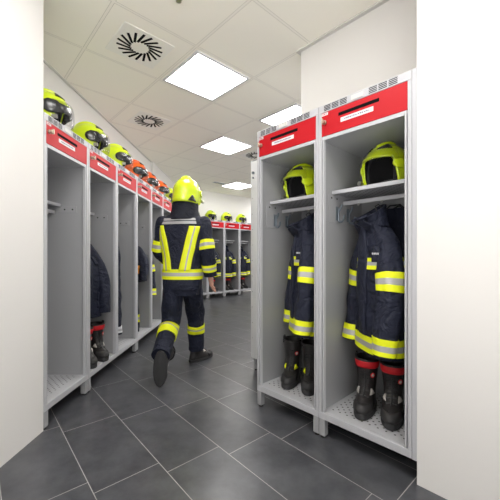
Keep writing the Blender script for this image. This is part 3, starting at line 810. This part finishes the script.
TO = Loft([rsec(ct(.745), .165, .125), rsec(ct(.82), .172, .130), rsec(ct(.92), .172, .130), rsec(ct(1.02), .172, .126), rsec(ct(1.12), .192, .128), rsec(ct(1.22), .208, .132),
           rsec(ct(1.315), .215, .124), rsec(ct(1.395), .178, .100), rsec(ct(1.43), .095, .078), rsec(ct(1.48), .068, .070)], .82, .010, 5.5, 11, .004)
b = MB(); TO.surf(b, 64, 60)
jk = b.build('jacket', 'navy', man)
def limb(pts, rads, amp=.009, seed=0, ref=X_, fold=.003):
    secs = []
    for i, p in enumerate(pts):
        t = Vector(pts[min(i+1, len(pts)-1)])-Vector(pts[max(i-1, 0)])
        secs.append(frame_sec(L_(p), t, rads[i], rads[i]*1.05, ref))
    return Loft(secs, 1, amp, 8, seed, fold)
def arm(s_, e, w, seed):
    a0 = s_.lerp(neck, .32)
    return limb([a0-Z_*.03, s_+Z_*.0, s_.lerp(e, .5), e, e.lerp(w, .5), w.lerp(e, .06)], [.060, .074, .068, .064, .060, .056], seed=seed, ref=Y_)
for (s_, e, w, seed) in ((shL, elL, wrL, 21), (shR, elR, wrR, 23)):
    A = arm(s_, e, w, seed)
    b = MB(); A.surf(b, 44, 32); slv = b.build('sleeve', 'navy', jk)
    A.band('reflective_band', slv, .455, .575, off=.006, n=36); A.band('reflective_band', slv, .80, .90, off=.006, n=36)
def tz(z):      # loft parameter of a height on the torso
    lo, hi = 0, 1
    for _ in range(30):
        m_ = (lo+hi)/2
        if TO.at(m_)[0].z < z: lo = m_
        else: hi = m_
    return lo
TO.band('reflective_band', jk, tz(.835), tz(.925), off=.007, n=60)
TO.strip('reflective_brace', jk, (tz(.91), tz(1.315)), (R(120), R(141)), (R(17), R(17)), off=.009, split=(0, 0, 0, 1, 0, 0, 0))
TO.strip('reflective_brace', jk, (tz(.91), tz(1.305)), (R(72), R(53)), (R(16), R(16)), off=.009, split=(0, 0, 0, 1, 0, 0, 0))
TO.band('reflective_strip', jk, tz(1.325), tz(1.380), R(48), R(132), off=.007, n=30, mats=('silver', 'navydark'), split=(0, 0, 0, 1, 0, 0, 0))
C = Loft([(L_(neck)+Vector((0, -.012, -.05)), xr*.150, -yr*.112), (L_(neck)+Vector((0, -.006, .03)), xr*.118, -yr*.105), (L_(neck)+Vector((0, .004, .12)), xr*.112, -yr*.110)], .95, .004, 9, 3)
b = MB(); C.surf(b, 12, 36, False, False); b.build('collar', 'navydark', jk, solid=(.008, -1, 0))
# trousers
PV = Loft([rsec(Vector((-.612, 2.835, .69)), .148, .106), rsec(Vector((-.612, 2.835, .76)), .155, .108), rsec(Vector((-.612, 2.845, .86)), .150, .095), rsec(Vector((-.612, 2.85, .96)), .140, .09)], .9, .006, 6, 2)
b = MB(); PV.surf(b, 16, 44); tr_o = b.build('trousers', 'navy', man)
for (a, k, an, seed, sx) in ((hipL, kneeL, ankL, 31, -1), (hipR, kneeR, ankR, 33, 1)):
    G = limb([a+Z_*.02+Y_*.03, a.lerp(k, .5), k, k.lerp(an, .4), k.lerp(an, 1.0 if sx < 0 else .93)], [.085, .090, .082, .078, .074], .010, seed, X_, .004)
    b = MB(); G.surf(b, 44, 36); lg = b.build('trouser_leg', 'navy', tr_o)
    G.band('reflective_band', lg, (.60 if sx < 0 else .66), (.80 if sx < 0 else .78), off=.006, n=36, split=(0, 0, 0, 1, 0, 0, 0) if sx < 0 else (0, 0, 1, 0, 0))
# boots worn
for (an, to, sx) in ((ankL, toeL, -1), (ankR, toeR, 1)):
    bo = make_boot('boot', False, man, 'boot')
    if sx > 0:
        d = Vector((to.x-an.x, to.y-an.y, 0)); bo.location = L_((an.x, an.y, 0)); bo.rotation_euler = (0, 0, math.atan2(d.y, d.x)+PI/2)
        bo.scale = (1, 1, .80)
    else:
        zup = (kneeL-ankL).normalized(); f = (to-an); f = (f-zup*f.dot(zup)).normalized()
        # the sole turns towards the camera; the shaft follows the shin
        f = Vector((-.06, .06, -.995)).normalized(); zup = Vector((.02, .96, .26)); zup = (zup-f*zup.dot(f)).normalized()
        yv = -f; xv = yv.cross(zup)
        rot = Matrix((xv, yv, zup)).transposed()
        o_ = Vector((-.706, 2.452, .212))
        bo.matrix_local = Matrix.Translation(L_(o_)) @ rot.to_4x4() @ Matrix.Diagonal((1, 1, .72, 1))
# helmet worn, seen from behind
hs = make_helmet(None, man, 'hyellow', 'up', 'helmet')
hs.matrix_local = Matrix.Translation(L_(head+Vector((0, -.01, -.085)))) @ Matrix.Rotation(PI+R(-14), 4, 'Z') @ Matrix.Rotation(R(4), 4, 'X') @ Matrix.Diagonal((1.04, 1.04, 1.06, 1))

# ------------------------------------------------------------------ light
w = bpy.data.worlds.new('world'); sc.world = w; w.use_nodes = True
bg = w.node_tree.nodes['Background']; wn_ = w.node_tree
tc = wn_.nodes.new('ShaderNodeTexCoord'); sp = wn_.nodes.new('ShaderNodeSeparateXYZ'); wn_.links.new(tc.outputs['Generated'], sp.inputs[0])
mr = wn_.nodes.new('ShaderNodeMapRange'); wn_.links.new(sp.outputs[2], mr.inputs[0])
mr.inputs[1].default_value = -.25; mr.inputs[2].default_value = .1; mr.inputs[3].default_value = 4.2; mr.inputs[4].default_value = .8  # added glow, stronger below the horizon, to brighten the ceiling from behind the camera
wn_.links.new(mr.outputs[0], bg.inputs[1]); bg.inputs[0].default_value = (1, .98, .95, 1)
sc.view_settings.view_transform = 'Standard'; sc.view_settings.look = 'None'; sc.view_settings.exposure = 0.0; sc.view_settings.gamma = 1
try: sc.view_settings.use_curve_mapping = False
except Exception: pass
